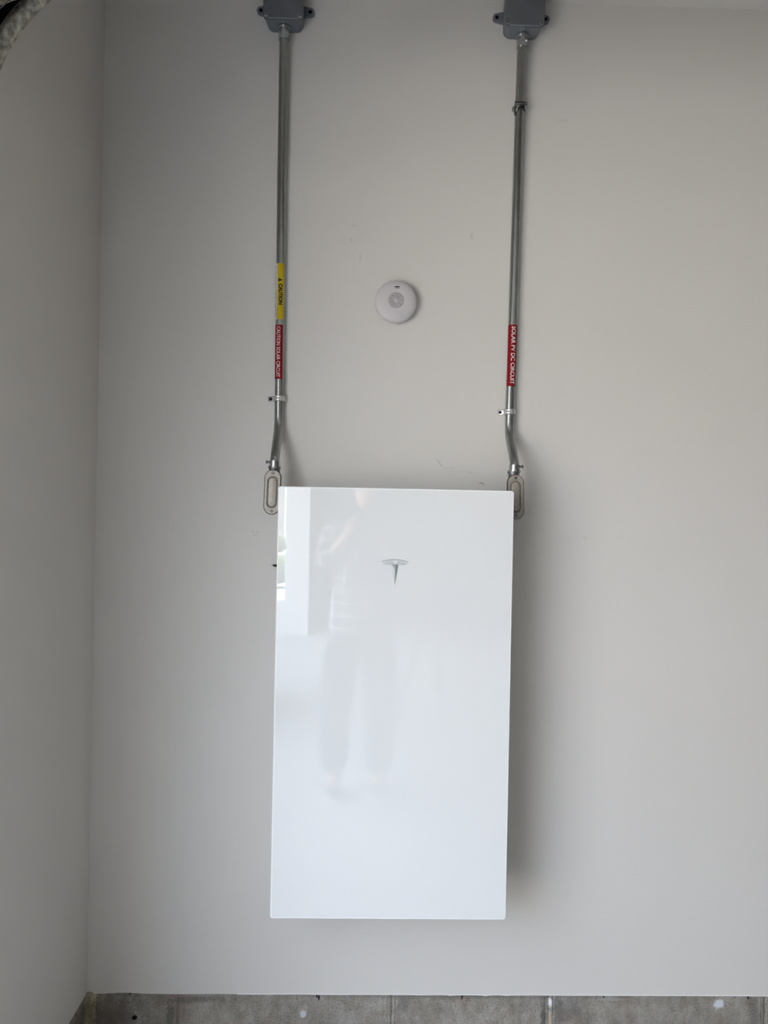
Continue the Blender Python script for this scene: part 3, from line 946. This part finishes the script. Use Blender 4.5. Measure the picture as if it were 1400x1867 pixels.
# recessed ring, rim, then spoked grille disc
prof += [(.0210, .0330), (.0197, .0330), (.0192, .0356), (.0174, .0358), (.0170, .0320), (0, .0320)]
add_lathe(bm, DC, (0, -1, 0), prof, 72)
dl(fin('cover', bm, M_DET, dt, auto=35))
bm = bmesh.new()
add_lathe(bm, DC, (0, -1, 0), [(.0040, .0322), (.0040, .0354), (.0018, .0358), (0, .0358)], 24)
for k in range(9):
    a = 2 * PI * k / 9 + .2
    c0 = DC + Vector((math.cos(a) * .0030, -.0340, math.sin(a) * .0030)); c1 = DC + Vector((math.cos(a + .16) * .0172, -.0340, math.sin(a + .16) * .0172))
    add_tube(bm, [c0, c1], .0013, 8)
dl(fin('vent_grille', bm, M_DET, dt, auto=40))
bm = bmesh.new(); add_lathe(bm, DC, (0, -1, 0), [(0, .0320), (.0169, .0320), (.0169, .0328), (0, .0328)], 40)  # recess floor and ring groove: shade put into a greyer plastic colour
add_lathe(bm, DC, (0, -1, 0), [(.0198, .0329), (.0209, .0329), (.0209, .0334), (.0198, .0334), (.0198, .0329)], 56)
dl(fin('vent_recess_shade', bm, M_DETR, dt))
for dz, m_ in ((.0375, M_HOLE), (.0338, M_DETD)):
    bm = bmesh.new()
    cy = -.0352 + .0012
    pts = [(DC.x + .0021 + .0078 * math.cos(a), DC.z + dz + .0013 * math.sin(a)) for a in [2 * PI * k / 20 for k in range(20)]]
    prism_xz(bm, pts, -.0352, -.030)
    dl(fin('slot', bm, m_, dt))

# ------------------------------------------------------------------ fibres stuck to the wall above the battery
bm = bmesh.new()
add_tube(bm, [(.1925, -.0010, 1.6905), (.1985, -.0012, 1.6840), (.2065, -.0012, 1.6735), (.2085, -.0012, 1.6690)], [.0003, .0006, .0005, .0003], 6)
add_tube(bm, [(.2130, -.0010, 1.6665), (.2240, -.0010, 1.6663), (.2360, -.0010, 1.6665), (.2425, -.0010, 1.6680), (.2450, -.0010, 1.6705)], .0003, 6)
tag(fin('scratch', bm, M_DETD, None, True), 'faint bent scratch on the wall above the battery', 'scratch')
bm = bmesh.new()
add_tube(bm, [(.3110, -.0012, 1.6262), (.3185, -.0014, 1.6270), (.3215, -.0014, 1.6272), (.3255, -.0014, 1.6248), (.3300, -.0012, 1.6215)], [.0003, .0006, .0009, .0009, .0006], 6)
add_tube(bm, [(.3208, -.0012, 1.6265), (.3206, -.0012, 1.6220)], .0004, 6)
tag(fin('chipped_gouge', bm, M_CASTD, None, True), 'small dark gouge in the wall near the right fitting', 'scratch')

# ------------------------------------------------------------------ outside: mirrored in the glass, plus unseen houses added against low sky
def make_house(label, cx, cy, rz, wd, dp, ht):
    t = thing('house', label, 'house', (cx, cy, 0), 'houses outside the garage')
    t.rotation_euler.z = rz
    slab('wall', (-wd / 2, -dp, 0), (wd / 2, 0, ht), M_SIDING, t)      # the front faces local +Y
    bm = bmesh.new()
    for k in range(int(ht / .18)): add_box(bm, (-wd / 2 - .01, 0, .06 + k * .18), (wd / 2 + .01, .025, .06 + k * .18 + .15))
    o = fin('siding', bm, M_SIDING, t); o['kind'] = 'stuff'
    bm = bmesh.new()
    vs = [bm.verts.new(p) for p in ((-wd / 2 - .4, .5, ht), (wd / 2 + .4, .5, ht), (wd / 2 + .4, -dp - .5, ht), (-wd / 2 - .4, -dp - .5, ht), (-wd / 2 + 2, -dp / 2, ht + 2), (wd / 2 - 2, -dp / 2, ht + 2))]
    for f in ((0, 1, 5, 4), (2, 3, 4, 5), (1, 2, 5), (3, 0, 4), (3, 2, 1, 0)): bm.faces.new([vs[i] for i in f])
    fin('roof', bm, M_ROOF, t)
    for x in (-wd * .3, 0, wd * .3):
        o = slab('window', (x - .7, .026, 1.0), (x + .7, .07, 2.3), M_TRIMW, t)
        slab('pane', (x - .6, .071, 1.1), (x + .6, .076, 2.2), M_PANE, o)
    return t
make_house('pale sided house beside the drive, mirrored at the glass edge', -9.5, -24.2, 0, 13, 7, 3.6)
for k, (nm, y) in enumerate((('pale house added unseen straight across the street from the open door', -4), ('pale house added unseen across the street, farthest towards the drive end', -24), ('pale house added unseen across the street, beyond the battery wall', 16))):
    make_house(nm, -26, y, R(-90), 17, 8, 5.6)  # unseen row added to block low sky and grade the wall light
bm = bmesh.new()
bmesh.ops.create_icosphere(bm, subdivisions=4, radius=1.0)
for v in bm.verts:
    v.co = Vector((v.co.x * 2.4, v.co.y * .5, v.co.z * .55)) * (1 + .12 * noise.noise(v.co * 5)) + Vector((-4.9, -21.0, .45))
tag(fin('hedge', bm, M_HEDGE, None, True), 'low green hedge outside, mirrored at the glass edge', 'hedge')

bm = bmesh.new()
bmesh.ops.create_icosphere(bm, subdivisions=4, radius=1.0)
for v in bm.verts:
    v.co = Vector((v.co.x * 2.1, v.co.y * .45, v.co.z * .42)) * (1 + .12 * noise.noise(v.co * 5)) + Vector((-3.25, -12.6, .36))
tag(fin('hedge', bm, M_HEDGE, None, True), 'hedge beside the drive nearest the garage corner', 'hedge')

# ------------------------------------------------------------------ skinned figures
def skin(name, pts, edges, m, parent, off, sub=2, root=0):
    me = bpy.data.meshes.new(name)
    me.from_pydata([Vector(p[:3]) - off for p in pts], edges, [])
    o = link(name, me, m, parent)
    sk = o.modifiers.new('skin', 'SKIN'); sk.use_smooth_shade = True
    for i, p in enumerate(pts):
        r = p[3]
        me.skin_vertices[0].data[i].radius = (r, p[4] if len(p) > 4 else r)
        me.skin_vertices[0].data[i].use_root = (i == root)
    s = o.modifiers.new('sub', 'SUBSURF'); s.levels = sub; s.render_levels = sub
    return o

per = thing('person', 'person in plaid shirt and dark trousers holding up a phone, mirrored in the glass', 'person', (-.03, -2.25, 0))
PO = per.location.copy()
PY = -2.27
# hands: right hand (at +X in the mirror's view is +X) supports the phone, left hand steadies it
HA = Vector((-.078, -2.095, 1.452)); HB = Vector((.030, -2.095, 1.440))
body = [(-.02, PY, .95, .085, .075), (-.02, PY, 1.12, .100, .085), (-.015, PY - .01, 1.30, .13, .10), (-.01, PY - .01, 1.42, .115, .085), (-.005, PY, 1.50, .055, .055), (0, PY + .015, 1.56, .050, .052),
        (-.18, PY - .005, 1.43, .050), (-.225, PY + .03, 1.24, .040), (-.13, -2.15, 1.385, .028), (HA.x - .012, HA.y - .01, HA.z - .035, .022),
        (.165, PY - .005, 1.43, .050), (.205, PY + .03, 1.24, .040), (.095, -2.15, 1.375, .028), (HB.x + .018, HB.y - .01, HB.z - .035, .022),
        (-.115, PY, .82, .066), (-.155, PY + .01, .49, .052), (-.155, PY, .12, .040), (-.160, PY + .09, .045, .035),
        (.070, PY, .82, .066), (.092, PY + .015, .49, .052), (.080, PY - .02, .12, .040), (.088, PY + .07, .045, .035)]
be = [(0, 1), (1, 2), (2, 3), (3, 4), (4, 5), (3, 6), (6, 7), (7, 8), (8, 9), (3, 10), (10, 11), (11, 12), (12, 13), (0, 14), (14, 15), (15, 16), (16, 17), (0, 18), (18, 19), (19, 20), (20, 21)]
skin('body', body, be, M_SKIN, per, PO)
# head
bm = bmesh.new()
bmesh.ops.create_uvsphere(bm, u_segments=40, v_segments=28, radius=1.0)
hc = Vector((0, PY + .035, 1.645))
for v in bm.verts:
    x, y, z = v.co
    wz = 1 - .22 * max(0, -z) ** 1.5
    p = Vector((x * .074 * wz, y * .094 * (1 - .10 * max(0, -z)), z * .112))
    f = max(0, y)
    p.y += .020 * f * math.exp(-(x / .16) ** 2 - ((z + .12) / .20) ** 2)            # nose
    p.y -= .010 * f * sum(math.exp(-((x - s * .42) / .18) ** 2 - ((z - .06) / .13) ** 2) for s in (1, -1))   # eye sockets
    p.y += .006 * f * math.exp(-(x / .35) ** 2 - ((z + .44) / .07) ** 2) + .008 * f * math.exp(-(x / .4) ** 2 - ((z + .8) / .2) ** 2)
    v.co = hc + p
hd = local(fin('head', bm, M_SKIN, per, True), PO)
for s in (1, -1):
    bm = bmesh.new(); bmesh.ops.create_icosphere(bm, subdivisions=2, radius=.011)
    for v in bm.verts: v.co += hc + Vector((s * .031, .074, .006))
    local(fin('eye', bm, M_WHT, hd, True), PO)
    bm = bmesh.new(); bmesh.ops.create_icosphere(bm, subdivisions=2, radius=.0058)
    for v in bm.verts: v.co += hc + Vector((s * .031, .0805, .006))
    local(fin('iris', bm, M_HAIR, hd, True), PO)
    bm = bmesh.new(); add_tube(bm, [hc + Vector((s * (.031 + d), .084 - d * d * 14, .027 - d * d * 10)) for d in (-.017, -.008, 0, .008, .017)], [.0015, .003, .0032, .003, .0012], 8)
    local(fin('eyebrow', bm, M_HAIR, hd, True), PO)
    bm = bmesh.new(); bmesh.ops.create_icosphere(bm, subdivisions=2, radius=1)
    for v in bm.verts: v.co = Vector((v.co.x * .008, v.co.y * .018, v.co.z * .030)) + hc + Vector((s * .075, -.006, -.004))
    local(fin('ear', bm, M_SKIN, hd, True), PO)
bm = bmesh.new(); add_tube(bm, [hc + Vector((x, .088 - x * x * 12, -.050)) for x in (-.022, -.012, 0, .012, .022)], [.002, .004, .005, .004, .002], 8)
local(fin('mouth', bm, mat('lips', (.38, .15, .13), .5), hd, True), PO)
bm = bmesh.new()
bmesh.ops.create_uvsphere(bm, u_segments=36, v_segments=24, radius=1.0)
bmesh.ops.delete(bm, geom=[v for v in bm.verts if v.co.z < -.45 or (v.co.y > .35 and v.co.z < .42)], context='VERTS')
for v in bm.verts:
    k = 1 + .04 * noise.noise(v.co * 7)
    v.co = hc + Vector((v.co.x * .082 * k, v.co.y * .103 * k - .003, v.co.z * .123 * k))
ho = local(fin('hair', bm, M_HAIR, per, True), PO)
md = ho.modifiers.new('t', 'SOLIDIFY'); md.thickness = .008
# hands with five separate bent fingers each
def hand(c, side):
    """c: palm centre; the fingers curl round the phone edge"""
    pts = [(c.x + side * .012, c.y - .010, c.z - .040, .018, .014), (c.x + side * .012, c.y - .006, c.z - .015, .030, .012), (c.x + side * .010, c.y - .004, c.z + .018, .030, .011)]
    skin('hand', pts, [(0, 1), (1, 2)], M_SKIN, per, PO)
    for k, ln in enumerate((.9, 1.0, .94, .76)):
        z0 = c.z + .030 - k * .019
        p = [(c.x + side * .020, c.y, z0, .0085), (c.x + side * .012, c.y + .020 * ln, z0 + .006, .008), (c.x - side * .006, c.y + .034 * ln, z0 + .008, .0075), (c.x - side * .020 * ln, c.y + .032 * ln, z0 + .008, .0065)]
        skin('finger', p, [(0, 1), (1, 2), (2, 3)], M_SKIN, per, PO, 1)
    p = [(c.x + side * .016, c.y - .012, c.z - .012, .0105), (c.x + side * .004, c.y - .020, c.z + .010, .0095), (c.x - side * .012, c.y - .014, c.z + .028, .008)]
    skin('thumb', p, [(0, 1), (1, 2)], M_SKIN, per, PO, 1)
hand(HA, -1); hand(HB, 1)
# clothes follow the body, a little wider
sh = [(-.02, PY, .80, .205, .150), (-.02, PY, .95, .200, .148), (-.02, PY, 1.12, .175, .130), (-.015, PY - .01, 1.30, .150, .118), (-.01, PY - .01, 1.42, .130, .098), (-.007, PY - .002, 1.485, .068, .066),
      (-.19, PY - .005, 1.425, .070), (-.245, PY + .03, 1.235, .060), (-.150, -2.17, 1.355, .044),
      (.175, PY - .005, 1.425, .070), (.222, PY + .03, 1.235, .060), (.118, -2.17, 1.345, .044)]
skin('shirt', sh, [(0, 1), (1, 2), (2, 3), (3, 4), (4, 5), (4, 6), (6, 7), (7, 8), (4, 9), (9, 10), (10, 11)], M_PLAID, per, PO)
tr_ = [(-.025, PY, 1.04, .145, .115), (-.025, PY, .92, .160, .125), (-.118, PY, .78, .118), (-.158, PY + .01, .48, .096), (-.158, PY - .002, .10, .080), (.072, PY, .78, .118), (.098, PY + .015, .48, .096), (.084, PY - .02, .10, .080)]
skin('trousers', tr_, [(0, 1), (1, 2), (2, 3), (3, 4), (1, 5), (5, 6), (6, 7)], M_TROU, per, PO)
for x, y in ((-.160, PY), (.086, PY - .02)):
    s = skin('shoe', [(x, y - .06, .052, .040, .042), (x, y + .01, .058, .044, .050), (x, y + .09, .044, .046, .034), (x, y + .15, .036, .038, .026)], [(0, 1), (1, 2), (2, 3)], M_SHOE, per, PO)
    bm = bmesh.new()
    pts = [(.045 * math.cos(a) * (1.05 if math.sin(a) > 0 else .85), .130 * math.sin(a)) for a in [2 * PI * k / 24 for k in range(24)]]
    A = [bm.verts.new((x + u, y + .045 + v_, .001)) for u, v_ in pts]; B = [bm.verts.new((x + u, y + .045 + v_, .020)) for u, v_ in pts]
    bm.faces.new(A); bm.faces.new(B)
    for k in range(24): bm.faces.new((A[k], A[(k + 1) % 24], B[(k + 1) % 24], B[k]))
    local(fin('sole', bm, M_SOLE, s), PO)

ph = thing('smartphone', 'dark smartphone held upright by the person', 'phone', (-.024, -2.035, 1.487))
bm = bmesh.new(); add_box(bm, (-.060, -2.0425, 1.410), (.012, -2.0345, 1.560), .003, 2)
local(fin('case', bm, M_PHONE, ph, auto=40), ph.location)
bm = bmesh.new(); add_box(bm, (-.0575, -2.0434, 1.4125), (.0095, -2.0424, 1.5575))
local(fin('screen', bm, M_LENS, ph), ph.location)
for x, z in ((0, 1.540), (-.018, 1.530), (0, 1.518)):
    bm = bmesh.new(); add_lathe(bm, (x, -2.0350, z), (0, 1, 0), [(.0075, 0), (.0075, .0018), (.0060, .0022), (.0055, .0015), (0, .0015)], 20)
    local(fin('lens', bm, M_LENS, ph, auto=40), ph.location)

# ------------------------------------------------------------------ tripod behind the person (mirrored)
TP = Vector((.48, -3.05, 0))
tp = thing('tripod', 'slim metal tripod standing behind the person, mirrored in the glass', 'tripod', TP)
bm = bmesh.new(); add_tube(bm, [(0, 0, .35), (0, 0, 1.28)], .014, 16); fin('pole', bm, M_TRI, tp, True)
for a in (-80, 40, 160):
    bm = bmesh.new(); q = Vector((math.cos(R(a)), math.sin(R(a)), 0))
    add_tube(bm, [q * .03 + Vector((0, 0, 1.02)), q * .22 + Vector((0, 0, .45)), q * .36 + Vector((0, 0, .012))], [.016, .013, .009], 12)
    lg = fin('leg', bm, M_TRI, tp, True)
    bm = bmesh.new(); add_lathe(bm, q * .36, (0, 0, 1), [(0, 0), (.016, 0), (.014, .025), (0, .028)], 12); fin('foot', bm, M_TYRE, lg, True)
    bm = bmesh.new(); add_tube(bm, [Vector((0, 0, .55)), q * .20 + Vector((0, 0, .48))], .005, 8); fin('brace', bm, M_TRI, tp, True)
bm = bmesh.new(); add_box(bm, (-.20, -.045, 1.10), (.06, .045, 1.20), .012, 3); fin('head_bar', bm, M_CASTD, tp, auto=40)
bm = bmesh.new(); add_lathe(bm, (0, 0, 1.28), (0, 0, 1), [(.018, 0), (.020, .02), (.012, .035), (.030, .05), (.030, .065), (0, .066)], 20); fin('swivel', bm, M_TYRE, tp, auto=40)

# ------------------------------------------------------------------ bicycle by the far wall (mirrored)
BC = Vector((1.35, -8.3, 0))
bk = thing('bicycle', 'dark bicycle parked at the far end, mirrored in the glass', 'bicycle', BC)
def wheel(x):
    bm = bmesh.new()
    n = 48
    add_tube(bm, [(x + .315 * math.cos(2 * PI * k / n), 0, .335 + .315 * math.sin(2 * PI * k / n)) for k in range(n + 1)], .020, 10, False)
    wh = fin('wheel', bm, M_TYRE, bk, True)
    bm = bmesh.new()
    for k in range(20):
        a = 2 * PI * k / 20
        add_tube(bm, [(x, .02 * (-1) ** k, .335), (x + .30 * math.cos(a), 0, .335 + .30 * math.sin(a))], .0012, 5)
    add_tube(bm, [(x, -.04, .335), (x, .04, .335)], .018, 12)
    add_tube(bm, [(x + .295 * math.cos(2 * PI * k / n), 0, .335 + .295 * math.sin(2 * PI * k / n)) for k in range(n + 1)], .008, 6, False)
    fin('spokes', bm, M_ALU, wh, True)
wheel(-.52); wheel(.52)
bm = bmesh.new()
nodes = dict(bb=(-.08, 0, .30), st=(-.22, 0, .80), hd=(.34, 0, .84), hb=(.37, 0, .72), ra=(-.52, 0, .335), fa=(.52, 0, .335))
for a, b, r in (('bb', 'st', .016), ('st', 'hd', .015), ('bb', 'hb', .018), ('hd', 'hb', .02)): add_tube(bm, [nodes[a], nodes[b]], r, 12)
for s in (-.035, .035):
    add_tube(bm, [nodes['bb'], (-.52, s, .335)], .009, 8); add_tube(bm, [nodes['st'], (-.52, s, .335)], .008, 8)
fin('frame', bm, M_FRAME, bk, True)
bm = bmesh.new()
for s in (-.035, .035): add_tube(bm, [(.37, s * .6, .72), (.40, s, .66), (.52, s, .335)], .010, 8)
fin('fork', bm, M_FRAME, bk, True)
bm = bmesh.new(); add_tube(bm, [(.34, 0, .84), (.32, 0, .93)], .012, 10); add_tube(bm, [(.24, -.30, 1.0), (.30, -.18, .95), (.33, 0, .94), (.30, .18, .95), (.24, .30, 1.0)], .011, 10)
fin('handlebar', bm, M_TYRE, bk, True)
bm = bmesh.new(); add_tube(bm, [(-.22, 0, .80), (-.25, 0, .93)], .012, 10)
bmesh.ops.create_icosphere(bm, subdivisions=3, radius=1, matrix=Matrix.Translation((-.27, 0, .95)) @ Matrix.Diagonal((.14, .065, .028, 1)))
fin('saddle', bm, M_TYRE, bk, True)
bm = bmesh.new(); add_tube(bm, [(-.08, -.06, .30), (-.08, .06, .30)], .012, 10); add_lathe(bm, (-.08, .04, .30), (0, 1, 0), [(.09, 0), (.09, .004), (0, .004)], 30)
for s in (1, -1): add_tube(bm, [(-.08, s * .06, .30), (-.08 + s * .12, s * .065, .30 - s * .12)], .008, 8); add_box(bm, (-.08 + s * .12 - .045, s * .065, .30 - s * .12 - .01), (-.08 + s * .12 + .045, s * .065 + s * .08, .30 - s * .12 + .01)) if s > 0 else add_box(bm, (-.08 + s * .12 - .045, -.145, .30 - s * .12 - .01), (-.08 + s * .12 + .045, -.065, .30 - s * .12 + .01))
fin('crankset', bm, M_CASTD, bk, auto=40)
